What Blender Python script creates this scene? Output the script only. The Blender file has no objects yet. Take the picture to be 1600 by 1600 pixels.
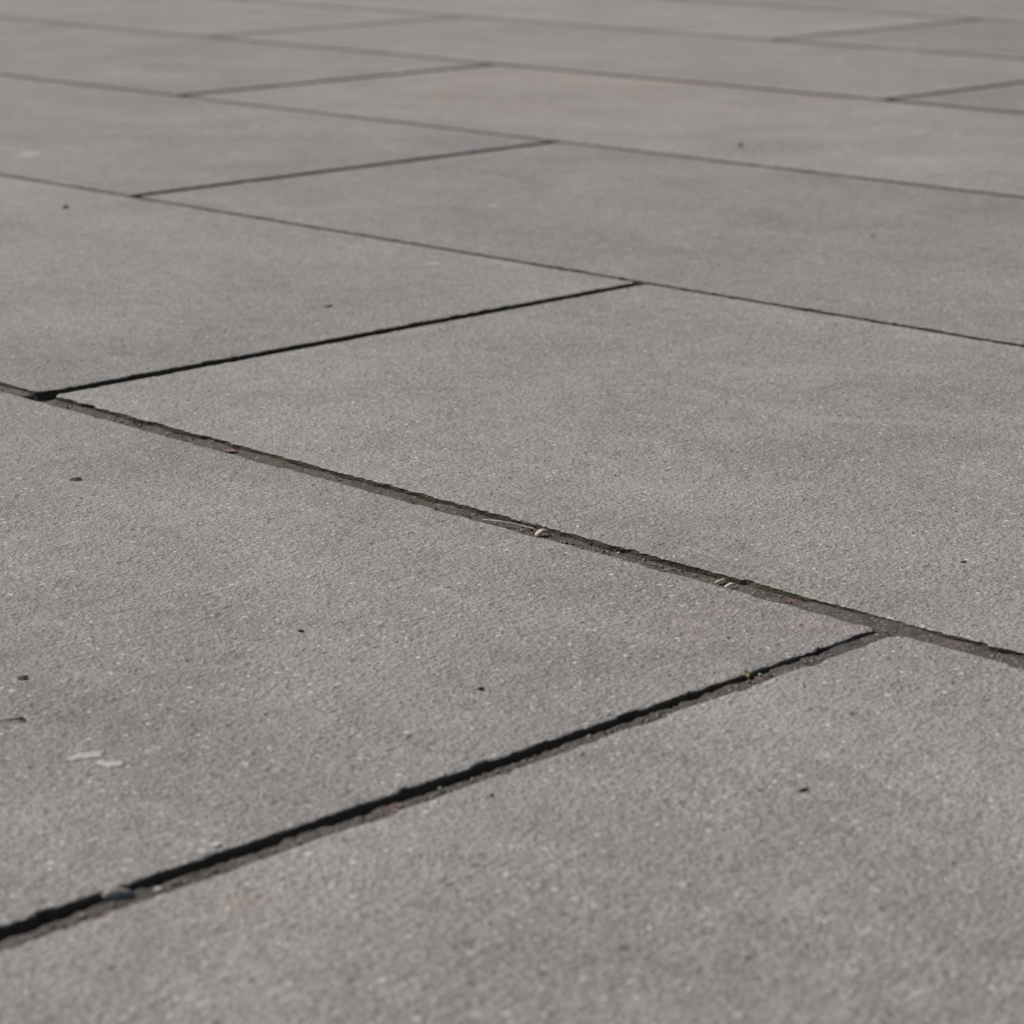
import bpy, math, random
import numpy as np
from mathutils import Matrix, Vector

random.seed(11)
RNG = np.random.default_rng(11)
scene = bpy.context.scene
COL = scene.collection

# ------------------------------------------------------------------ camera
CAM_H = 0.3125
YAW, PITCH, ROLL = math.radians(-45.8704), math.radians(15.1907), math.radians(-0.3191)
fwd_h = Vector((math.sin(YAW), math.cos(YAW), 0))
right = Vector((math.cos(YAW), -math.sin(YAW), 0))
fwd = fwd_h * math.cos(PITCH) + Vector((0, 0, -math.sin(PITCH)))
up = right.cross(fwd)
c_, s_ = math.cos(ROLL), math.sin(ROLL)
R_ = right * c_ + up * s_
U_ = up * c_ - right * s_
cam_data = bpy.data.cameras.new('camera')
cam = bpy.data.objects.new('camera', cam_data)
COL.objects.link(cam)
m = Matrix.Identity(4)
for i in range(3):
    m[i][0], m[i][1], m[i][2] = R_[i], U_[i], -fwd[i]
m[2][3] = CAM_H
cam.matrix_world = m
cam_data.sensor_width = 36.0
cam_data.lens = 4052.82 / 1600 * 36.0
cam_data.clip_start = 0.02
cam_data.clip_end = 3000
cam_data.dof.use_dof = True
cam_data.dof.focus_distance = 1.17
cam_data.dof.aperture_fstop = 18.5
scene.camera = cam

# ------------------------------------------------------------------ sky, sun, exposure
SUN_EL, SUN_PHI = math.radians(43), math.radians(19)
to_sun = Vector((-math.cos(SUN_PHI) * math.cos(SUN_EL), -math.sin(SUN_PHI) * math.cos(SUN_EL), math.sin(SUN_EL)))
world = bpy.data.worlds.new('World')
scene.world = world
world.use_nodes = True
nt = world.node_tree
sky = nt.nodes.new('ShaderNodeTexSky')
sky.sky_type = 'NISHITA'
sky.sun_disc = False
sky.sun_elevation = SUN_EL
sky.sun_rotation = math.atan2(to_sun.x, to_sun.y)
sky.altitude = 100
nt.links.new(sky.outputs[0], nt.nodes['Background'].inputs[0])
nt.nodes['Background'].inputs[1].default_value = 0.05
sun_data = bpy.data.lights.new('sun', 'SUN')
sun_data.energy = 4.3
sun_data.angle = math.radians(0.53)
sun_data.color = (1.0, 0.96, 0.9)
sun = bpy.data.objects.new('sun', sun_data)
COL.objects.link(sun)
sun.rotation_euler = (-to_sun).to_track_quat('-Z', 'Y').to_euler()
sun.location = to_sun * 50

scene.view_settings.view_transform = 'Standard'
scene.view_settings.look = 'None'
scene.view_settings.exposure = 0.0
scene.view_settings.gamma = 1.0
scene.view_settings.use_curve_mapping = False
scene.cycles.use_adaptive_sampling = True
scene.cycles.adaptive_threshold = 0.015
scene.cycles.max_bounces = 4
scene.cycles.diffuse_bounces = 3


# ------------------------------------------------------------------ helpers
def hash2(i, j, seed):
    h = (i.astype(np.int64) * 374761393 + j.astype(np.int64) * 668265263 + seed * 1442695041) & 0xFFFFFFFF
    h = ((h ^ (h >> 13)) * 1274126177) & 0xFFFFFFFF
    h = (h ^ (h >> 16)) & 0xFFFFFFFF
    return h / 0xFFFFFFFF * 2 - 1


def vnoise(x, y, seed=0):
    x = np.asarray(x, float); y = np.asarray(y, float)
    xi, yi = np.floor(x), np.floor(y)
    u, v = x - xi, y - yi
    u = u * u * (3 - 2 * u); v = v * v * (3 - 2 * v)
    a, b = hash2(xi, yi, seed), hash2(xi + 1, yi, seed)
    c, d = hash2(xi, yi + 1, seed), hash2(xi + 1, yi + 1, seed)
    return (a * (1 - u) + b * u) * (1 - v) + (c * (1 - u) + d * u) * v


def fbm(x, y, seed=0, octs=3):
    t = 0; a = 1
    for k in range(octs):
        t = t + a * vnoise(np.asarray(x) * 2 ** k, np.asarray(y) * 2 ** k, seed + 17 * k); a *= 0.5
    return t / 1.6


def mesh_obj(name, verts, faces, mat, parent=None, smooth=True):
    me = bpy.data.meshes.new(name)
    me.from_pydata(verts, [], faces)
    me.validate()
    if smooth:
        me.shade_smooth()
    me.materials.append(mat)
    o = bpy.data.objects.new(name, me)
    COL.objects.link(o)
    o.parent = parent
    return o


def grid_arrays(X, Y, Z):
    nu, nv = X.shape
    v = np.stack([X, Y, Z], -1).reshape(-1, 3)
    idx = np.arange(nu * nv).reshape(nu, nv)
    f = np.stack([idx[:-1, :-1], idx[1:, :-1], idx[1:, 1:], idx[:-1, 1:]], -1).reshape(-1, 4)
    return v, f


def tag(o, label, cat=None, group=None, kind=None):
    if label: o['label'] = label
    if cat: o['category'] = cat
    if group: o['group'] = group
    if kind: o['kind'] = kind
    return o


class NT:
    def __init__(self, name):
        self.m = bpy.data.materials.new(name)
        self.m.use_nodes = True
        self.t = self.m.node_tree
        self.b = self.t.nodes['Principled BSDF']

    def n(self, kind, **kw):
        nd = self.t.nodes.new(kind)
        for k, v in kw.items():
            setattr(nd, k, v)
        return nd

    def l(self, a, b):
        self.t.links.new(a, b)

    def val(self, inp, v):
        if hasattr(v, 'node'):
            self.l(v, inp)
        elif v is not None:
            inp.default_value = v

    def math(self, op, a, b=None, c=None, clamp=False):
        nd = self.n('ShaderNodeMath', operation=op, use_clamp=clamp)
        for k, v in enumerate((a, b, c)):
            self.val(nd.inputs[k], v)
        return nd.outputs[0]

    def ramp(self, v, lo, hi, a=0.0, b=1.0):
        nd = self.n('ShaderNodeMapRange', interpolation_type='SMOOTHSTEP')
        self.val(nd.inputs['Value'], v)
        nd.inputs['From Min'].default_value = lo
        nd.inputs['From Max'].default_value = hi
        nd.inputs['To Min'].default_value = a
        nd.inputs['To Max'].default_value = b
        return nd.outputs['Result']

    def noise(self, vec, scale, detail=2.0, rough=0.5, dist=0.0, dim='3D'):
        nd = self.n('ShaderNodeTexNoise', noise_dimensions=dim)
        self.l(vec, nd.inputs['Vector'])
        nd.inputs['Scale'].default_value = scale
        nd.inputs['Detail'].default_value = detail
        nd.inputs['Roughness'].default_value = rough
        nd.inputs['Distortion'].default_value = dist
        return nd.outputs['Fac']

    def voro(self, vec, scale, dim='3D'):
        nd = self.n('ShaderNodeTexVoronoi', voronoi_dimensions=dim)
        self.l(vec, nd.inputs['Vector'])
        nd.inputs['Scale'].default_value = scale
        sep = self.n('ShaderNodeSeparateColor')
        self.l(nd.outputs['Color'], sep.inputs[0])
        return nd.outputs['Distance'], sep.outputs[0], sep.outputs[1]

    def mix(self, fac, a, b, mode='MIX'):
        nd = self.n('ShaderNodeMix', data_type='RGBA', blend_type=mode)
        self.val(nd.inputs[0], fac)
        for k, v in ((6, a), (7, b)):
            if hasattr(v, 'node'):
                self.l(v, nd.inputs[k])
            else:
                nd.inputs[k].default_value = (*v, 1) if len(v) == 3 else v
        return nd.outputs[2]

    def bump(self, height, dist, strength=1.0):
        nd = self.n('ShaderNodeBump')
        nd.inputs['Distance'].default_value = dist
        nd.inputs['Strength'].default_value = strength
        self.l(height, nd.inputs['Height'])
        self.l(nd.outputs[0], self.b.inputs['Normal'])


# ------------------------------------------------------------------ materials
def concrete_material():
    k = NT('sanded_concrete')
    tc = k.n('ShaderNodeTexCoord')
    oi = k.n('ShaderNodeObjectInfo')
    off = k.n('ShaderNodeVectorMath', operation='SCALE')
    off.inputs[0].default_value = (31.0, 17.0, 9.0)
    k.l(oi.outputs['Random'], off.inputs['Scale'])
    add = k.n('ShaderNodeVectorMath', operation='ADD')
    k.l(tc.outputs['Object'], add.inputs[0]); k.l(off.outputs[0], add.inputs[1])
    P = add.outputs[0]
    sep = k.n('ShaderNodeSeparateXYZ'); k.l(tc.outputs['Object'], sep.inputs[0])
    Z = sep.outputs[2]

    fine = k.noise(P, 640, 1.0, 0.6, dim='2D')
    grain = k.noise(P, 310, 2.0, 0.6, dim='2D')
    mid = k.noise(P, 80, 2.0, 0.55, dim='2D')
    large = k.noise(P, 11, 4.0, 0.6, 0.4, dim='2D')
    xl = k.noise(P, 3.0, 2.0, 0.5, dim='2D')
    fd, fr, fg = k.voro(P, 400, '2D')
    bd, br, bg = k.voro(P, 205, '2D')
    mp = k.n('ShaderNodeMapping')
    k.l(P, mp.inputs[0])
    mp.inputs['Rotation'].default_value = (0, 0, 0.75)
    mp.inputs['Scale'].default_value = (6.0, 46.0, 1.0)
    scuff = k.noise(mp.outputs[0], 1.0, 3.0, 0.6, 0.5, dim='2D')

    # brightness factor built from cement mottling at several sizes
    f = k.math('ADD', 1.0, k.math('MULTIPLY', k.math('SUBTRACT', fine, 0.5), 0.55))
    f = k.math('ADD', f, k.math('MULTIPLY', k.math('SUBTRACT', grain, 0.5), 0.72))
    f = k.math('ADD', f, k.math('MULTIPLY', k.math('SUBTRACT', mid, 0.5), 0.42))
    f = k.math('ADD', f, k.math('MULTIPLY', k.math('SUBTRACT', large, 0.5), 0.48))
    f = k.math('ADD', f, k.math('MULTIPLY', k.math('SUBTRACT', xl, 0.5), 0.28))
    f = k.math('ADD', f, k.ramp(scuff, 0.58, 0.74, 0.0, 0.09))
    comb = k.n('ShaderNodeCombineXYZ')
    for i in range(3): k.l(f, comb.inputs[i])
    colr = k.mix(1.0, oi.outputs['Color'], comb.outputs[0], 'MULTIPLY')

    # hue drift: faint rosy cement patches
    hue = k.noise(P, 9.0, 3.0, 0.65, 0.6, dim='2D')
    colr = k.mix(k.ramp(hue, 0.5, 0.72, 0, 0.36), colr, k.mix(1.0, colr, (1.06, 0.97, 0.95), 'MULTIPLY'))

    # mineral flecks and dark pits
    spot = k.ramp(fd, 0.46, 0.12)
    fleck = k.math('MULTIPLY', k.ramp(fr, 0.90, 0.97), spot)
    colr = k.mix(k.math('MULTIPLY', fleck, k.ramp(fg, 0.1, 1, 0.15, 1.0)), colr, (0.60, 0.58, 0.55))
    pit = k.math('MULTIPLY', k.ramp(fr, 0.10, 0.03), spot)
    colr = k.mix(k.math('MULTIPLY', pit, k.ramp(fg, 0, 1, 0.15, 0.75)), colr, (0.085, 0.078, 0.072))

    big = k.ramp(bd, 0.5, 0.12)
    dent = k.math('MULTIPLY', k.ramp(br, 0.10, 0.02), big)
    colr = k.mix(k.math('MULTIPLY', dent, k.ramp(bg, 0, 1, 0.1, 0.5)), colr, (0.11, 0.10, 0.093))
    lightgrain = k.math('MULTIPLY', k.ramp(br, 0.95, 0.99), k.ramp(bd, 0.33, 0.1))
    colr = k.mix(k.math('MULTIPLY', lightgrain, k.ramp(bg, 0, 1, 0.2, 0.9)), colr, (0.60, 0.58, 0.55))

    # rosy stain: centre (x, y) and radius are properties of the slab
    st = k.n('ShaderNodeAttribute', attribute_type='OBJECT', attribute_name='stain')
    geo = k.n('ShaderNodeNewGeometry')
    sx = k.n('ShaderNodeSeparateXYZ'); k.l(geo.outputs['Position'], sx.inputs[0])
    s2 = k.n('ShaderNodeSeparateXYZ'); k.l(st.outputs['Vector'], s2.inputs[0])
    dx = k.math('SUBTRACT', sx.outputs[0], s2.outputs[0]); dy = k.math('SUBTRACT', sx.outputs[1], s2.outputs[1])
    r = k.math('SQRT', k.math('ADD', k.math('MULTIPLY', dx, dx), k.math('MULTIPLY', dy, dy)))
    rr = k.math('DIVIDE', r, k.math('ADD', s2.outputs[2], 0.0001))
    sn = k.noise(P, 14.0, 3.0, 0.65, 0.8, dim='2D')
    sm = k.math('MULTIPLY', k.ramp(rr, 1.0, 0.3), k.ramp(sn, 0.42, 0.66))
    colr = k.mix(k.math('MULTIPLY', sm, 0.8), colr, k.mix(1.0, colr, (1.12, 0.94, 0.90), 'MULTIPLY'))

    # soil and algae clinging to the sides of the slab below the worn arris
    en = k.noise(P, 260, 2.0, 0.6)
    zz = k.math('ADD', Z, k.math('MULTIPLY', k.math('SUBTRACT', en, 0.5), 0.0016))
    soil = k.ramp(zz, -0.0003, -0.0009)
    sc = k.mix(k.ramp(hue, 0.45, 0.62), (0.092, 0.080, 0.064), (0.096, 0.089, 0.056))
    colr = k.mix(soil, colr, sc)
    k.l(colr, k.b.inputs['Base Color'])
    k.b.inputs['Roughness'].default_value = 0.78
    k.l(k.math('MULTIPLY', k.math('SUBTRACT', 1.0, soil), 0.35), k.b.inputs['Specular IOR Level'])

    h = k.math('ADD', k.math('MULTIPLY', fine, 0.6), grain)
    h = k.math('ADD', h, k.math('MULTIPLY', mid, 0.6))
    h = k.math('SUBTRACT', h, k.math('MULTIPLY', dent, 0.5))
    h = k.math('ADD', k.math('MULTIPLY', h, k.math('SUBTRACT', 1.0, soil)), k.math('MULTIPLY', en, soil))
    k.bump(h, 0.0011)
    return k.m


def soil_material():
    k = NT('joint_soil')
    geo = k.n('ShaderNodeNewGeometry')
    P = geo.outputs['Position']
    a = k.noise(P, 60, 4.0, 0.6)
    b = k.noise(P, 900, 3.0, 0.6)
    g = k.noise(P, 28, 3.0, 0.6)
    d, r, gg = k.voro(P, 650, '2D')
    colr = k.mix(k.ramp(a, 0.35, 0.65), (0.054, 0.046, 0.039), (0.096, 0.080, 0.071))
    colr = k.mix(k.ramp(b, 0.45, 0.72, 0, 0.5), colr, (0.16, 0.137, 0.122))
    colr = k.mix(k.ramp(g, 0.56, 0.66, 0, 0.7), colr, (0.060, 0.059, 0.032))
    colr = k.mix(k.ramp(k.noise(P, 41, 2.0), 0.6, 0.7, 0, 0.6), colr, (0.17, 0.10, 0.09))
    colr = k.mix(k.math('MULTIPLY', k.ramp(r, 0.93, 0.95), k.ramp(d, 0.45, 0.2)), colr, (0.28, 0.26, 0.235))
    k.l(colr, k.b.inputs['Base Color'])
    k.b.inputs['Roughness'].default_value = 0.9
    h = k.math('ADD', b, k.math('MULTIPLY', d, -0.6))
    k.bump(h, 0.0006)
    return k.m


def grit_material():
    k = NT('grit')
    geo = k.n('ShaderNodeNewGeometry')
    cr = k.n('ShaderNodeValToRGB')
    k.l(geo.outputs['Random Per Island'], cr.inputs[0])
    e = cr.color_ramp.elements
    e[0].position = 0.0; e[0].color = (0.07, 0.06, 0.05, 1)
    e[1].position = 1.0; e[1].color = (0.42, 0.40, 0.37, 1)
    for p, c in ((0.45, (0.14, 0.12, 0.105, 1)), (0.65, (0.20, 0.15, 0.13, 1)), (0.88, (0.26, 0.235, 0.21, 1))):
        x = e.new(p); x.color = c
    k.l(cr.outputs[0], k.b.inputs['Base Color'])
    k.b.inputs['Roughness'].default_value = 0.8
    return k.m


def plain(name, c1, c2, scale=400, rough=0.75, bumpd=0.0003, spec=0.4, trans=False):
    k = NT(name)
    tc = k.n('ShaderNodeTexCoord')
    P = tc.outputs['Object']
    n = k.noise(P, scale, 3.0, 0.6)
    k.l(k.mix(k.ramp(n, 0.3, 0.7), c1, c2), k.b.inputs['Base Color'])
    k.b.inputs['Roughness'].default_value = rough
    k.b.inputs['Specular IOR Level'].default_value = spec
    k.bump(n, bumpd)
    return k.m


CONCRETE = concrete_material()
SOIL = soil_material()
GRIT = grit_material()
DARK = plain('dark_plant_scrap', (0.045, 0.037, 0.031), (0.11, 0.088, 0.07))
BROWN = plain('brown_leaf', (0.05, 0.03, 0.02), (0.12, 0.075, 0.05))
ORANGE = plain('orange_leaf', (0.22, 0.09, 0.04), (0.30, 0.15, 0.08))
PALE = plain('pale_dry_leaf', (0.40, 0.32, 0.27), (0.55, 0.47, 0.41), rough=0.6)
WHITE = plain('white_petal', (0.55, 0.53, 0.48), (0.68, 0.66, 0.60), rough=0.6)
ROSE = plain('rosy_petal', (0.16, 0.095, 0.083), (0.25, 0.15, 0.13), rough=0.6)
LIME = plain('lime_wash', (0.32, 0.308, 0.292), (0.48, 0.465, 0.445), scale=330)
SPOT = plain('pale_lichen', (0.33, 0.318, 0.30), (0.44, 0.428, 0.41), scale=330)
STONE = plain('dark_pebble', (0.18, 0.162, 0.142), (0.30, 0.27, 0.24), rough=0.6, spec=0.3)
CRUMB = plain('white_crumb', (0.42, 0.40, 0.37), (0.60, 0.58, 0.55))
GREEN = plain('sprout_green', (0.22, 0.24, 0.07), (0.36, 0.36, 0.14), rough=0.5)

# ------------------------------------------------------------------ ground
ground_k = NT('ground_sand')
gn = ground_k.noise(ground_k.n('ShaderNodeNewGeometry').outputs['Position'], 30, 4)
ground_k.l(ground_k.mix(gn, (0.07, 0.06, 0.05), (0.13, 0.115, 0.1)), ground_k.b.inputs['Base Color'])
ground_k.b.inputs['Roughness'].default_value = 0.95
S = 600.0
ground = mesh_obj('ground', [(-S, -S, -0.09), (S, -S, -0.09), (S, S, -0.09), (-S, S, -0.09)], [(0, 1, 2, 3)], ground_k.m, smooth=False)
ground['kind'] = 'structure'

# the pavement: a bed of sand that carries the slabs
PX0, PX1, PY0, PY1 = -22.0, 20.0, -20.0, 22.0
bed_v, bed_f = [], []
for (z, ) in ((-0.0455,), (-0.085,)):
    bed_v += [(PX0, PY0, z), (PX1, PY0, z), (PX1, PY1, z), (PX0, PY1, z)]
bed_f = [(0, 1, 2, 3), (7, 6, 5, 4), (0, 4, 5, 1), (1, 5, 6, 2), (2, 6, 7, 3), (3, 7, 4, 0)]
pavement = mesh_obj('pavement', bed_v, bed_f, SOIL, smooth=False)
tag(pavement, 'wide pavement of large grey concrete slabs laid in half bond', kind='structure')

# ------------------------------------------------------------------ slab layout (metres, x along the rows)
KNOWN = {1: 0.7865, 2: 1.2810, 3: 1.7893, 4: 2.2956, 5: 2.7964, 6: 3.2851}


def line_y(i):
    if i in KNOWN: return KNOWN[i]
    return KNOWN[1] + (i - 1) * 0.5 if i < 1 else KNOWN[6] + (i - 6) * 0.5


JX = {0: -0.5955, 1: -1.1890, 2: -1.7770, 3: -2.3855, 4: -1.7760, 5: -2.3600}
PITCH_X = 1.206


def joint_x(r, k):
    base = JX.get(r)
    if base is None:
        base = -0.5955 if r % 2 == 0 else -1.1890
    return base + k * PITCH_X


# joint half widths (below, above) at the a-lines, left and right of view
GAP_A = {1: (0.0056, 0.0080), 2: (0.0025, 0.0034), 3: (0.0050, 0.0056), 4: (0.0064, 0.0074), 5: (0.0066, 0.007), 6: (0.0066, 0.007)}


def gap_a(i):
    return GAP_A.get(i, (0.005, 0.005))


def gap_b(r, k):
    """(left-slab edge near, far), (right-slab edge near, far) as x offsets from the joint centre"""
    if r == 0 and k == 0:
        return (-0.0082, -0.0018), (0.0067, 0.0062)
    if r == 1 and k == 0:
        return (-0.0055, -0.0052), (0.0045, 0.0042)
    if r == 2: return (-0.0066, -0.0066), (0.0056, 0.0056)
    return (-0.0068, -0.0068), (0.0064, 0.0064)


def slab_mesh(name, quad, step, seed, radii, rough=1.0):
    """quad: 4 corners CCW; returns verts, faces with worn, chipped arrises"""
    quad = [np.array(p, float) for p in quad]
    pts, nrm = [], []
    for i in range(4):
        p0, p1, p2 = quad[i - 1], quad[i], quad[(i + 1) % 4]
        d0 = (p1 - p0) / np.linalg.norm(p1 - p0); d1 = (p2 - p1) / np.linalg.norm(p2 - p1)
        n0 = np.array([d0[1], -d0[0]]); n1 = np.array([d1[1], -d1[0]])
        r = radii[i]
        cen = p1 - n0 * r - n1 * r
        na = 5 if step > 0.004 else max(5, int(r * 1.6 / step))
        for a in np.linspace(0, 1, na):
            nn = n0 * math.cos(a * math.pi / 2) + n1 * math.sin(a * math.pi / 2)
            nn /= np.linalg.norm(nn)
            pts.append(cen + nn * r); nrm.append(nn)
        q0 = p1 - n1 * 0 + d1 * r
        q1 = p2 - d1 * radii[(i + 1) % 4]
        L = np.linalg.norm(q1 - q0); ns = max(2, int(L / step))
        for a in (np.arange(1, ns) / ns):
            pts.append(q0 + (q1 - q0) * a); nrm.append(n1)
    P = np.array(pts); N = np.array(nrm); n = len(P)
    s = np.concatenate([[0], np.cumsum(np.linalg.norm(np.diff(P, axis=0), axis=1))])
    rg = np.random.default_rng(seed)
    chip = np.zeros(n)
    for _ in range(110 if step < 0.002 else 40):
        c, w, a = rg.uniform(0, s[-1]), rg.uniform(0.0015, 0.008), rg.uniform(0.3, 1.0) ** 2
        chip = np.maximum(chip, a * np.clip(1 - ((s - c) / w) ** 2, 0, 1) ** 0.7)
    wav = fbm(s / 0.05, s * 0 + seed, seed, 3)
    rings = [(3.2, 0.0, 0.0), (2.4, 0.0, 0.0), (1.2, -0.05, 0.2), (0.55, -0.18, 0.7), (0.22, -0.5, 1.0), (0.05, -0.9, 1.0), (0.0, -1.4, 1.0), (0.0, -2.0, 1.0), (0.0, -2.8, 1.0), (0.0, -3.8, 1.0), (0.0, -6.0, 0.9), (0.0, -45.0, 0.2)]
    V = []
    for kx, (ins, z, am) in enumerate(rings):
        j = fbm(s / 0.0042, s * 0 + kx * 0.8, seed + 5, 3) * (0.95 if z > -0.8 else 0.32) * am * rough + wav * 0.5 * min(1, am * 1.5)
        zz = z + fbm(s / 0.0035, s * 0 + kx * 0.7 + 40, seed + 9, 2) * 0.22 * min(am, 0.9) * rough * (z > -8)
        cin = chip * 1.9 * (am > 0.4) * (z > -4)
        zz = zz - chip * 0.7 * (0.1 < am) * (z > -2)
        off = np.minimum(ins + cin - j, 2.3) if 0 < kx and kx > 1 else np.full(n, ins)
        xy = P - N * (off / 1000.0)[:, None]
        V.append(np.column_stack([xy, zz / 1000.0 * np.ones(n)]))
    V = np.concatenate(V)
    F = []
    idx = np.arange(n); nx = (idx + 1) % n
    # the flat top: rings of fewer and fewer points towards the middle
    lo, hi = P.min(0), P.max(0)
    cur = [int(i) for i in idx]                     # vertex ids of the current ring
    extra = []
    nv_total = len(V)
    allxy = {i: V[i, :2] for i in cur}
    for ins, dec in ((0.014, max(1, int(0.012 / step))), (0.07, 5), (0.2, 3)):
        a_, b_ = lo + ins, hi - ins
        ring, owner, seen = [], [], {}
        sel = list(range(0, len(cur), dec))
        for i in sel:
            p = np.clip(allxy[cur[i]], a_, b_)
            key = (round(float(p[0]), 5), round(float(p[1]), 5))
            if key not in seen:
                seen[key] = nv_total + len(extra)
                extra.append((float(p[0]), float(p[1]), 0.0)); allxy[seen[key]] = p
            owner.append(seen[key])
        for q, i in enumerate(sel):
            j = sel[(q + 1) % len(sel)] if q + 1 < len(sel) else len(cur)
            o0, o1 = owner[q], owner[(q + 1) % len(sel)]
            mid_ = (i + j) // 2
            for t in range(i, j):
                F.append((cur[t], cur[(t + 1) % len(cur)], o0 if t < mid_ else o1))
                if t == mid_ and o0 != o1: F.append((cur[t], o1, o0))
        for v in owner:
            if not ring or ring[-1] != v: ring.append(v)
        if ring[0] == ring[-1]: ring.pop()
        cur = ring
    F.append(tuple(cur))
    V = np.concatenate([V, np.array(extra)])
    for kx in range(len(rings) - 1):
        a, b = kx * n, (kx + 1) * n
        F += [tuple(t) for t in np.stack([b + idx, b + nx, a + nx, a + idx], 1).tolist()]
    return V, F


def tint(r, k):
    base = np.array(TINTS.get((r, k), None) if (r, k) in TINTS else
                    np.array((0.270, 0.2485, 0.2355)) * random.uniform(1.0, 1.07) * np.array((1.0, 1.0, random.uniform(0.98, 1.0))))
    return (*[float(v) for v in base], 1.0)


B0 = np.array((0.2695, 0.2495, 0.235))
# slab (row, k) lies between joint k-1 and joint k of its row
TINTS = {(0, 0): B0 * (0.96, 0.96, 0.95), (0, 1): B0 * (1.03, 1.03, 1.02),
         (1, 0): B0 * (1.0, 0.995, 0.98), (1, 1): B0 * (1.02, 1.02, 1.0),
         (2, 0): B0 * (0.985, 0.968, 0.985), (2, 1): B0 * (0.95, 0.935, 0.92),
         (3, 0): B0 * (0.98, 0.96, 0.975), (3, 1): B0 * (1.06, 1.06, 1.04),
         (4, -1): B0 * (1.03, 1.02, 1.01), (4, 0): B0 * (1.03, 1.03, 1.01), (4, 1): B0 * (0.95, 0.92, 0.90),
         (5, 0): B0 * (1.08, 1.08, 1.06), (5, 1): B0 * (0.95, 0.94, 0.90)}
STAINS = {(0, 0): (-0.655, 0.768, 0.085), (3, 1): (-2.10, 2.16, 0.42), (0, 1): (-0.566, 0.436, 0.011)}

in_view = {}
slab_count = 0
far_v, far_f = [], []
for r in range(-40, 44):
    y0, y1 = line_y(r), line_y(r + 1)
    if y1 < PY0 + 0.6 or y0 > PY1 - 0.6: continue
    for k in range(-18, 20):
        xl, xr = joint_x(r, k - 1), joint_x(r, k)
        if xl < PX0 + 0.2 or xr > PX1 - 0.2: continue
        gl, gr = gap_b(r, k - 1), gap_b(r, k)
        yb = y0 + gap_a(r)[1]; yt = y1 - gap_a(r + 1)[0]
        quad = [(xl + gl[1][0], yb), (xr + gr[0][0], yb), (xr + gr[0][1], yt), (xl + gl[1][1], yt)]
        near = (-1 <= r <= 7) and xr > -4.9 - 0.2 * (r > 4) and xl < 0.6 and (xl < -0.2 - 0.35 * max(0, r - 1) + 1.0)
        if not near:
            b = len(far_v)
            for z in (0.0, -0.045):
                far_v += [(x, y, z) for x, y in quad]
            far_f += [tuple(b + i for i in f) for f in ((0, 1, 2, 3), (0, 4, 5, 1), (1, 5, 6, 2), (2, 6, 7, 3), (3, 7, 4, 0))]
            continue
        cx, cy = (xl + xr) / 2, (y0 + y1) / 2
        loc = [(x - cx, y - cy) for x, y in quad]
        radii = [0.0045, 0.0045, 0.0045, 0.0045]
        if (r, k) == (0, 1): radii[3] = 0.0085
        if (r, k) == (1, 1): radii[0] = 0.006
        fine = (r, k) in ((0, 0), (0, 1), (1, 0), (1, 1))
        step = 0.0012 if fine else (0.003 if r in (2, 3) else 0.012)
        V, F = slab_mesh('slab', loc, step, 100 + r * 31 + k * 7, radii, 1.0 if r < 4 else 0.6)
        o = mesh_obj('slab', V.tolist(), F, CONCRETE, pavement)
        # a hair of settlement for the outer slabs
        dz = 0.0 if r in (0, 1) else random.uniform(-0.00015, 0.00015)
        o.location = (cx, cy, dz)
        o.color = tint(r, k)
        o['stain'] = STAINS.get((r, k), (999.0, 999.0, 0.05))
        slab_count += 1
o = mesh_obj('slab_field', far_v, far_f, CONCRETE, pavement, smooth=False)
o['kind'] = 'stuff'
o.color = (*[float(v) for v in B0], 1)
o['stain'] = (999.0, 999.0, 0.05)

# ------------------------------------------------------------------ soil in the joints
JV, JF = [], []
jn = 0


def add_grid(X, Y, Z):
    global jn
    v, f = grid_arrays(X, Y, Z)
    JV.append(v); JF.append(f + jn); jn += len(v)


def bumpz(X, Y, seed, amp):
    return amp * (fbm(X / 0.012, Y / 0.012, seed, 3) + 0.45 * fbm(X / 0.0022, Y / 0.0022, seed + 3, 2))


# a-joints
for i in range(-1, 9):
    y = line_y(i)
    lo, hi = gap_a(i)
    x0, x1 = -5.2, 0.8
    segs = [(x0, x1, 0.006)]
    if i == 1: segs = [(x0, -1.45, 0.006), (-1.45, -0.40, 0.0008), (-0.40, x1, 0.006)]
    if i == 2: segs = [(x0, -2.3, 0.006), (-2.3, -0.6, 0.002), (-0.6, x1, 0.006)]
    for a, b, st in segs:
        xs = np.linspace(a, b, max(2, int((b - a) / st)))
        ny = 30 if st < 0.001 else 7
        ys = np.linspace(y - lo - 0.004, y + hi + 0.004, ny)
        X, Y = np.meshgrid(xs, ys, indexing='ij')
        d = {1: 0.0025, 2: 0.0055, 3: 0.0062, 4: 0.0055}.get(i, 0.0050)
        Zs = -d + bumpz(X, Y, 300 + i, 0.0008)
        if i == 1:
            Zs += 0.0007 * vnoise(X / 0.09, X * 0 + 3, 71)
            # open hole where the next joint runs in
            hole = np.exp(-(((X + 1.1945) / 0.0048) ** 2)) * np.clip((Y - 0.786) / 0.004, 0, 1)
            Zs -= 0.022 * hole
            Zs += 0.0010 * np.exp(-(((X + 0.5945) / 0.016) ** 2))
        else:
            for r in (i - 1, i):
                for k in range(-3, 4):
                    Zs -= 0.012 * np.exp(-(((X - joint_x(r, k)) / 0.008) ** 2))
        if i == 2:
            Zs += 0.0035 * np.exp(-(((X + 1.0345) / 0.003) ** 2))
        add_grid(X, Y, Zs)

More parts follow.
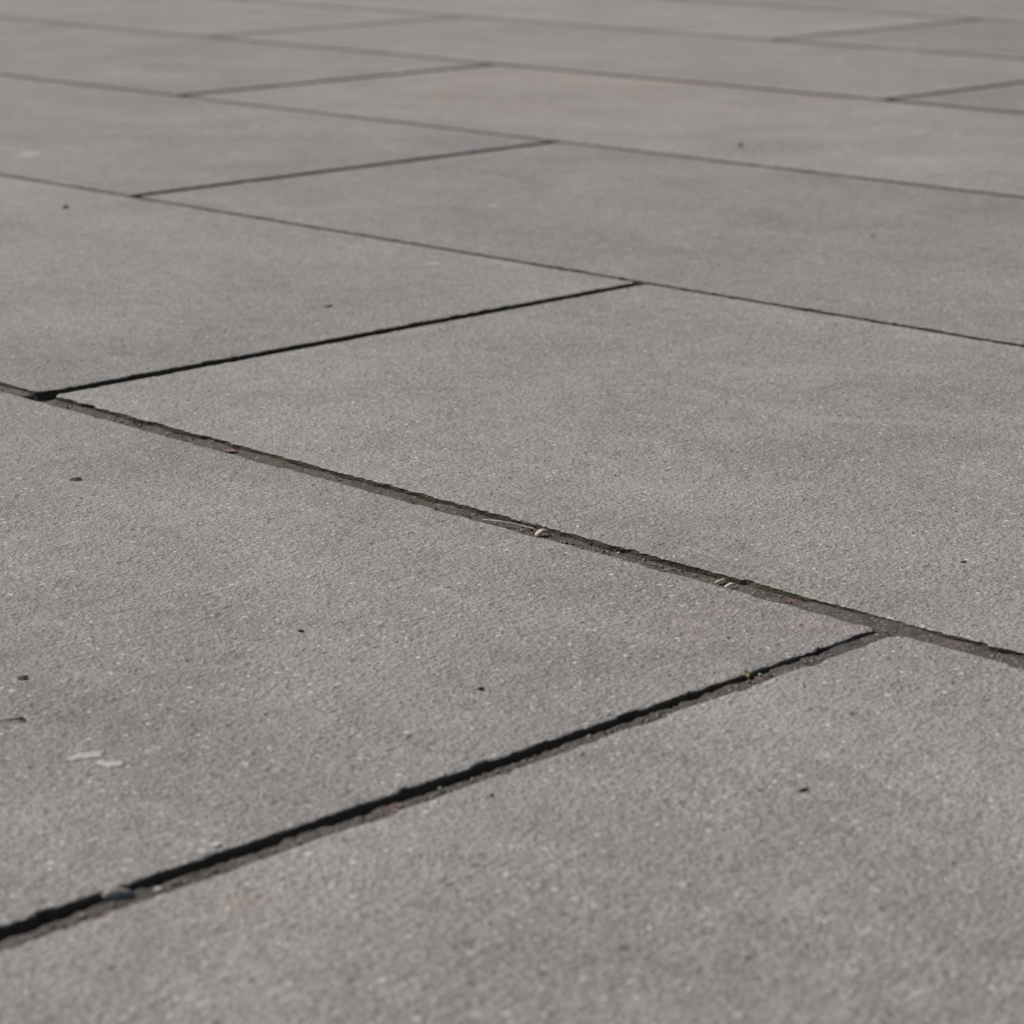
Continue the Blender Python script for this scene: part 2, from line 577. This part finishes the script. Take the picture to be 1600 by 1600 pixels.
# b-joints
for r in range(-1, 8):
    ya, yb = line_y(r) + gap_a(r)[1] - 0.001, line_y(r + 1) - gap_a(r + 1)[0] + 0.0012
    for k in range(-3, 3):
        xc = joint_x(r, k)
        if xc < -5.2 or xc > 0.8: continue
        gl, gr = gap_b(r, k)
        fine = r == 0 and k == 0
        ys = np.linspace(ya, yb, int((yb - ya) / (0.0008 if fine else (0.0025 if r < 3 else 0.008))))
        t = (ys - ya) / (yb - ya)
        L = xc + gl[0] + (gl[1] - gl[0]) * t; Rr = xc + gr[0] + (gr[1] - gr[0]) * t
        u = np.linspace(0, 1, 40 if fine else 9)
        X = (L[:, None] - 0.003) + (Rr - L + 0.006)[:, None] * u[None, :]
        Y = np.repeat(ys[:, None], len(u), 1)
        if fine:
            tw = np.interp(ys, [0.29, 0.377, 0.4725, 0.554, 0.645, 0.70, 0.735, 0.762, 0.772], [3.9, 3.7, 4.5, 4.2, 2.4, 1.2, 0.2, -0.8, -3.0]) / 1000
            tw = tw + 0.0013 * fbm(ys / 0.014, ys * 0, 55, 3) + 0.0008 * vnoise(ys / 0.0025, ys * 0, 58)
            dist = X - (L + tw)[:, None]
            ledge = -0.0012 + bumpz(X, Y, 401, 0.0009)
            s = np.clip((dist + 0.0007) / 0.0014, 0, 1); s = s * s * (3 - 2 * s)
            Zs = ledge * s + (-0.030) * (1 - s)
        elif r == 1 and k == 0:
            Zs = -0.034 + bumpz(X, Y, 402, 0.002)
            for yc, w in ((1.000, 0.004), (1.0935, 0.003)):
                Zs += 0.030 * np.exp(-(((Y - yc) / w) ** 2)) * np.clip((X - L[:, None]) / 0.008, 0, 1)
        else:
            Zs = -(0.0080 if r == 2 else 0.0046) + bumpz(X, Y, 410 + r + k, 0.0012)
            Zs -= 0.010 * (np.exp(-(((Y - ya) / 0.012) ** 2)) + np.exp(-(((Y - yb) / 0.012) ** 2)))
        add_grid(X, Y, Zs)
jv = np.concatenate(JV); jf = np.concatenate(JF)
me = bpy.data.meshes.new('joint_soil')
me.vertices.add(len(jv)); me.vertices.foreach_set('co', jv.ravel())
me.loops.add(len(jf) * 4); me.loops.foreach_set('vertex_index', jf.ravel())
me.polygons.add(len(jf)); me.polygons.foreach_set('loop_start', np.arange(len(jf)) * 4)
me.update(calc_edges=True); me.validate(); me.shade_smooth()
me.materials.append(SOIL)
js = bpy.data.objects.new('joint_soil', me); COL.objects.link(js)
tag(js, 'brown gritty soil filling the joints between the slabs', 'soil', kind='stuff')

# grit: loose sand grains lying in the joints
ICO = [(0, 0, -1), (0.72, -0.53, -0.45), (-0.28, -0.85, -0.45), (-0.89, 0, -0.45), (-0.28, 0.85, -0.45), (0.72, 0.53, -0.45),
       (0.28, -0.85, 0.45), (-0.72, -0.53, 0.45), (-0.72, 0.53, 0.45), (0.28, 0.85, 0.45), (0.89, 0, 0.45), (0, 0, 1)]
ICF = [(0, 1, 2), (1, 0, 5), (0, 2, 3), (0, 3, 4), (0, 4, 5), (1, 5, 10), (2, 1, 6), (3, 2, 7), (4, 3, 8), (5, 4, 9),
       (1, 10, 6), (2, 6, 7), (3, 7, 8), (4, 8, 9), (5, 9, 10), (6, 10, 11), (7, 6, 11), (8, 7, 11), (9, 8, 11), (10, 9, 11)]
gv, gf = [], []


def grain(x, y, z, r):
    b = len(gv)
    sx, sy, sz = r * random.uniform(.7, 1.4), r * random.uniform(.7, 1.4), r * random.uniform(.5, .9)
    a = random.uniform(0, 6.28); ca, sa = math.cos(a), math.sin(a)
    for (px, py, pz) in ICO:
        q = random.uniform(0.8, 1.15)
        px, py, pz = px * sx * q, py * sy * q, pz * sz * q
        gv.append((x + px * ca - py * sa, y + px * sa + py * ca, z + pz))
    gf.extend(tuple(b + i for i in f) for f in ICF)


for _ in range(900):
    x = random.uniform(-1.4, -0.42)
    if abs(x + 1.1935) < 0.012: continue
    grain(x, 0.7865 + random.uniform(-0.005, 0.0078), -0.0025 + random.uniform(-0.0003, 0.0003), random.choice((.35, .45, .5, .6, .9)) / 1000)
for _ in range(420):
    y = random.uniform(0.31, 0.785)
    grain(-0.5955 + random.uniform(0.0012 - max(0, (y - 0.72)) * 0.06, 0.006), y, -0.0010, random.choice((.35, .45, .5, .6, .8)) / 1000)
for _ in range(160):
    x = random.uniform(-1.9, -0.7)
    grain(x, 1.2813 + random.uniform(-0.002, 0.0025), -0.0038, random.choice((.4, .6, .8)) / 1000)
g = mesh_obj('grit', gv, gf, GRIT, smooth=False)
tag(g, 'loose sand grains and tiny stones lying in the joints', 'grit', kind='stuff')


# ------------------------------------------------------------------ debris
def frame(o, x, y, z, rz):
    o.location = (x, y, z); o.rotation_euler = (0, 0, rz)


def thing_mesh(name, V, F, mat, x, y, z, rz, label, cat, group=None):
    o = mesh_obj(name, V, F, mat)
    frame(o, x, y, z, rz)
    return tag(o, label, cat, group)


def curl(L, Wd, arc, lift, seed, thick=0.00025):
    """a curled scrap of dry leaf: a strip bent over an arch with ragged sides and real thickness"""
    nu, nv = 15, 6
    rg = np.random.default_rng(seed)
    top, bot = [], []
    for i in range(nu):
        u = i / (nu - 1)
        half = Wd / 2 * (math.sin(math.pi * (0.08 + 0.84 * u)) ** 0.7) * (1 + rg.uniform(-.4, .3))
        for j in range(nv):
            v = j / (nv - 1) * 2 - 1
            x = (u - 0.5) * L
            z = arc * math.sin(math.pi * u) ** 0.8 + lift * v * v * (0.4 + u) + rg.uniform(-1, 1) * 0.00008
            y = v * half + 0.15 * L * (u - 0.5) ** 2
            top.append((x, y, z + thick)); bot.append((x, y, z))
    V = top + bot; n = nu * nv
    F = []
    for i in range(nu - 1):
        for j in range(nv - 1):
            a = i * nv + j
            F.append((a, a + nv, a + nv + 1, a + 1)); F.append((n + a, n + a + 1, n + a + nv + 1, n + a + nv))
    rim = [i * nv for i in range(nu)] + [(nu - 1) * nv + j for j in range(1, nv)] + [i * nv + nv - 1 for i in range(nu - 2, -1, -1)] + [j for j in range(nv - 2, 0, -1)]
    for a, b in zip(rim, rim[1:] + rim[:1]):
        F.append((a, n + a, n + b, b))
    return V, F


def lump(L, Wd, H, seed, taper=0.0, rough=0.4):
    """seed, crumb or pebble: an uneven ellipsoid sitting on z = 0"""
    nu, nv = 14, 9
    V = [(-L / 2, 0, H * 0.45)]
    for i in range(1, nv):
        t = math.pi * i / nv
        for j in range(nu):
            p = 2 * math.pi * j / nu
            nz = 1 + rough * float(fbm(np.array(math.cos(p) * math.sin(t) * 1.3 + 7), np.array(math.sin(p) * 1.3 + math.cos(t)), seed, 2))
            w = math.sin(t) * (1 - taper * math.cos(t) * -1 * 0.5)
            V.append((-math.cos(t) * L / 2 * nz, math.cos(p) * w * Wd / 2 * nz, max(-0.0001, H * 0.45 + math.sin(p) * w * H * 0.55 * nz)))
    V.append((L / 2, 0, H * 0.45))
    F = [(0, 1 + (j + 1) % nu, 1 + j) for j in range(nu)]
    for i in range(nv - 2):
        for j in range(nu):
            a = 1 + i * nu + j; b = 1 + i * nu + (j + 1) % nu
            F.append((a, b, b + nu, a + nu))
    e = len(V) - 1; s0 = 1 + (nv - 2) * nu
    F += [(e, s0 + j, s0 + (j + 1) % nu) for j in range(nu)]
    return V, F


def smear(L, Wd, H, seed, bend=0.0):
    """a thin dried crust with ragged outline, domed in the middle"""
    n = 56
    V = [(0, 0, H)]
    rings = (0.35, 0.7, 0.9, 1.0)
    for rk in rings:
        for j in range(n):
            a = 2 * math.pi * j / n
            rr = rk * (1 + 0.6 * float(fbm(np.array(math.cos(a) * 2.2 + 9), np.array(math.sin(a) * 2.2), seed, 3)))
            x, y = math.cos(a) * rr * L / 2, math.sin(a) * rr * Wd / 2
            y *= 0.75 + 0.25 * math.sin(4.2 * x / L + 0.4)
            V.append((x, y + bend * (x / L) ** 2 * L + Wd * 0.12 * math.sin(6 * x / L + seed), H * (1 - rk ** 3) if rk < 1 else -0.0001))
    F = [(0, 1 + j, 1 + (j + 1) % n) for j in range(n)]
    for i in range(len(rings) - 1):
        for j in range(n):
            a, b = 1 + i * n + j, 1 + i * n + (j + 1) % n
            F.append((a, a + n, b + n, b))
    return V, F


def tube(path, radii, ns=7):
    V, F = [], []
    pts = [Vector(p) for p in path]
    for i, p in enumerate(pts):
        d = (pts[min(i + 1, len(pts) - 1)] - pts[max(i - 1, 0)]).normalized()
        a = d.cross(Vector((0, 0, 1)) if abs(d.z) < 0.9 else Vector((1, 0, 0))).normalized(); b = d.cross(a)
        for j in range(ns):
            t = 2 * math.pi * j / ns
            V.append(tuple(p + (a * math.cos(t) + b * math.sin(t)) * radii[i]))
    for i in range(len(pts) - 1):
        for j in range(ns):
            q, w = i * ns + j, i * ns + (j + 1) % ns
            F.append((q, w, w + ns, q + ns))
    F.append(tuple(range(ns - 1, -1, -1))); F.append(tuple((len(pts) - 1) * ns + j for j in range(ns)))
    return V, F


mm = 0.001
VIEW_R = math.atan2(right.y, right.x)          # direction that runs level across the picture
# scraps and seeds on the slabs
thing_mesh('leaf_scrap', *curl(5.6 * mm, 2.6 * mm, 0.35 * mm, 0.45 * mm, 1), DARK, -1.0185, 0.6942, 0.0001, VIEW_R + 0.1, 'small curled dark leaf scrap on the slab below the wide joint, at far left', 'leaf scrap')
thing_mesh('leaf_scrap', *curl(3.9 * mm, 2.6 * mm, 0.3 * mm, 0.5 * mm, 2), DARK, -0.7855, 0.5075, 0.0001, VIEW_R + 0.3, 'dark curled leaf scrap near the left edge, above the pointed twig bit', 'leaf scrap')
thing_mesh('twig_bit', *tube([(-5.5 * mm, 0, 0.3 * mm), (-2.5 * mm, 0.5 * mm, 0.6 * mm), (0.5 * mm, 0.2 * mm, 0.9 * mm), (3 * mm, 0.3 * mm, 1.1 * mm), (4.6 * mm, -0.4 * mm, 0.6 * mm)], [0.12 * mm, 0.25 * mm, 0.45 * mm, 0.75 * mm, 0.2 * mm]), DARK, -0.7482, 0.4785, 0.0, VIEW_R + 0.02, 'thin dark twig bit with one thick end at the left edge above the white smears', 'twig bit')
thing_mesh('seed', *lump(2.6 * mm, 1.5 * mm, 0.9 * mm, 4, 0.3), DARK, -0.7564, 0.6176, 0.0, VIEW_R, 'dark seed lying alone in the middle of the large slab left of centre', 'seed')
thing_mesh('seed', *lump(2.2 * mm, 1.6 * mm, 1.3 * mm, 5), DARK, -0.6555, 0.6196, 0.0, VIEW_R + .4, 'round dark seed with a white crumb beside it, above the black joint', 'seed')
thing_mesh('crumb', *lump(1.0 * mm, 0.9 * mm, 0.7 * mm, 6), CRUMB, -0.6572, 0.6186, 0.0, 0, 'tiny white crumb touching the round dark seed above the black joint', 'crumb')
thing_mesh('seed', *lump(4.4 * mm, 1.3 * mm, 0.9 * mm, 7, 0.6, 0.2), DARK, -0.5072, 0.6248, 0.0, VIEW_R + 0.65, 'long pointed black seed on the nearest slab at lower right', 'seed')
thing_mesh('seed', *lump(2.2 * mm, 1.4 * mm, 0.8 * mm, 8), DARK, -0.6297, 0.8795, 0.0, VIEW_R, 'dark seed near the right edge, above the wide soil-filled joint', 'seed')
thing_mesh('seed', *lump(1.6 * mm, 1.5 * mm, 0.9 * mm, 9), DARK, -0.5762, 0.5489, 0.0, 0.4, 'tiny dark speck of seed just below the black joint, bottom centre', 'seed')
thing_mesh('seed', *lump(5.0 * mm, 5.0 * mm, 2.4 * mm, 10), DARK, -1.7617, 1.2043, 0.0, VIEW_R, 'dark seed at upper left on the slab below a thin joint', 'seed')
thing_mesh('seed', *lump(4.4 * mm, 5 * mm, 2.4 * mm, 12), BROWN, -1.6262, 1.8839, 0.0, 0, 'blurred brown seed at upper right, beyond three joints', 'seed')
thing_mesh('seed', *lump(2.6 * mm, 3 * mm, 1.2 * mm, 13), DARK, -1.1990, 1.5418, 0.0, 0, 'small dark seed at right, two slabs behind the wide joint', 'seed')
thing_mesh('leaf_scrap', *curl(6.0 * mm, 4.5 * mm, 0.6 * mm, 0.3 * mm, 14), ORANGE, -1.2769, 1.0727, 0.0001, VIEW_R, 'orange-brown leaf scrap above the open black joint', 'leaf scrap')

# dried white marks
va = math.atan2(0.4825 - 0.4686, -0.7009 + 0.7018)
thing_mesh('smear', *smear(14.5 * mm, 6.6 * mm, 0.16 * mm, 21), LIME, -0.7014, 0.4755, 0.0003, va, 'longer chalky white smear, rising to the right, at lower left', 'smear')
vb = math.atan2(0.4809 - 0.4737, -0.6868 + 0.6923)
thing_mesh('smear', *smear(9.5 * mm, 6.6 * mm, 0.16 * mm, 22), LIME, -0.6896, 0.4773, 0.0003, vb, 'shorter chalky white smear just right of the longer one, lower left', 'smear')
for i, (x, y, L, Wd, lab) in enumerate((
        (-2.0707, 1.3790, 21, 34, 'pale blurred spot at the far left edge below two joints'),
        (-1.5176, 1.4524, 9, 13, 'small pale spot near the middle of the slab behind the open black joint'),
        (-1.3474, 1.2294, 13, 11, 'faint pale dash just below a thin joint, above the open black joint'),
        (-2.0917, 1.6659, 10, 18, 'faint pale spot in the middle of the mauve-grey slab at upper left'),
        (-1.7649, 1.3966, 9, 12, 'pale spot hugging the joint at the upper left, right of its corner'),
        (-2.4080, 2.1428, 15, 22, 'faint pale spot on the far joint edge at top, left of centre'),
        (-2.0881, 2.6049, 12, 24, 'faint pale spot near the top right beyond four joints'))):
    thing_mesh('lichen_spot', *smear(L * mm, Wd * mm, 0.15 * mm, 30 + i), SPOT, x, y, 0.0004, VIEW_R, lab, 'spot')

# in the joints
thing_mesh('pebble', *lump(9.6 * mm, 6.4 * mm, 6.2 * mm, 41, 0.2), STONE, -0.5978, 0.4160, -0.0046, VIEW_R + 0.1, 'rounded dark pebble wedged in the black joint at lower left', 'pebble')
thing_mesh('crumb', *lump(2.8 * mm, 2.4 * mm, 0.9 * mm, 42), CRUMB, -0.5938, 0.4272, -0.0014, VIEW_R + 0.5, 'white crumb in the joint just right of the dark pebble', 'crumb')
thing_mesh('petal_scrap', *curl(3.8 * mm, 2.2 * mm, 0.7 * mm, 0.3 * mm, 43), ROSE, -0.5935, 0.4335, -0.0012, VIEW_R, 'rosy petal scrap in the joint, right of the white crumb by the pebble', 'petal')
thing_mesh('crumb', *lump(3.2 * mm, 3.0 * mm, 0.6 * mm, 44), CRUMB, -0.6070, 0.4592, 0.0001, VIEW_R + 0.3, 'white crumb on the upper rim of the black joint', 'crumb')
thing_mesh('crumb', *lump(1.6 * mm, 1.3 * mm, 1.3 * mm, 45), CRUMB, -0.5945, 0.5430, -0.0014, 0.4, 'white crumb in the black joint at bottom centre', 'crumb')
thing_mesh('crumb', *lump(1.6 * mm, 1.2 * mm, 1.0 * mm, 46), CRUMB, -0.5945, 0.6140, -0.0014, 0.9, 'white crumb in the black joint, left of the green sprout', 'crumb')
thing_mesh('crumb', *lump(1.3 * mm, 1.1 * mm, 0.9 * mm, 47), CRUMB, -0.5965, 0.7075, -0.0014, 0.2, 'white crumb in the joint just right of the green sprout', 'crumb')
thing_mesh('petal_scrap', *curl(3.2 * mm, 1.6 * mm, 0.5 * mm, 0.3 * mm, 48), ROSE, -0.5930, 0.5065, -0.0012, VIEW_R + 0.6, 'tiny rosy petal scrap in the black joint between pebble and bottom centre', 'petal')
thing_mesh('leaf_scrap', *curl(6.6 * mm, 4.2 * mm, 2.0 * mm, 0.6 * mm, 49), PALE, -0.7938, 0.7890, -0.0024, VIEW_R + 0.2, 'pale curled leaf scrap in the wide joint at picture centre', 'leaf scrap')
thing_mesh('dry_stem', *tube([(-0.8293, 0.7855, -0.0010), (-0.8200, 0.7872, -0.0003), (-0.8110, 0.7895, -0.0006), (-0.8028, 0.7915, -0.0012), (-0.7985, 0.7920, -0.0018)], [0.15 * mm, 0.3 * mm, 0.32 * mm, 0.3 * mm, 0.2 * mm]), PALE, 0, 0, 0, 0, 'thin pale dry stem in the wide joint left of the curled leaf', 'stem')
thing_mesh('petal_scrap', *curl(6.5 * mm, 1.5 * mm, 0.4 * mm, 0.3 * mm, 50), WHITE, -0.6892, 0.7905, -0.0022, VIEW_R + 0.75, 'upper left one of two white petal scraps in the wide joint', 'petal')
thing_mesh('petal_scrap', *curl(5.4 * mm, 1.5 * mm, 1.0 * mm, 0.3 * mm, 51), WHITE, -0.6815, 0.7882, -0.0022, VIEW_R + 0.55, 'lower right, arched one of two white petal scraps in the wide joint', 'petal')
thing_mesh('petal_scrap', *curl(5.0 * mm, 3.0 * mm, 0.7 * mm, 0.3 * mm, 52), ROSE, -0.7150, 0.7868, -0.0022, VIEW_R - 0.2, 'rosy petal scrap in the wide joint, left of the two white petals', 'petal')
thing_mesh('petal_scrap', *curl(8.0 * mm, 5.0 * mm, 0.5 * mm, 0.2 * mm, 53), ROSE, -1.0180, 0.7880, -0.0024, VIEW_R - 0.3, 'dull rosy petal scrap alone in the left part of the wide joint', 'petal')

# green sprout in the black joint
sp = bpy.data.objects.new('sprout', None); COL.objects.link(sp)
sp.empty_display_size = 0.01
sp.location = (-0.5978, 0.7015, -0.0018)
tag(sp, 'tiny yellow-green sprout growing from the black joint', 'sprout')
mesh_obj('stem', *tube([(0, 0, -0.001), (-0.0003, 0.0002, 0.0012), (-0.0008, 0.0002, 0.0024)], [0.3 * mm, 0.25 * mm, 0.2 * mm]), GREEN, sp)
for (L, rz, x, y, z, ry) in ((3.4, 2.6, -0.0012, 0.0008, 0.0024, -0.7), (2.8, -0.6, 0.0006, -0.0006, 0.0016, 0.3), (2.4, 0.9, -0.0004, 0.0010, 0.0012, 0.1)):
    lf = mesh_obj('leaf', *curl(L * mm, 1.3 * mm, 0.4 * mm, 0.2 * mm, int(L * 10), 0.00015), GREEN, sp)
    lf.location = (x, y, z); lf.rotation_euler = (0, ry, rz)
print('slabs', slab_count)
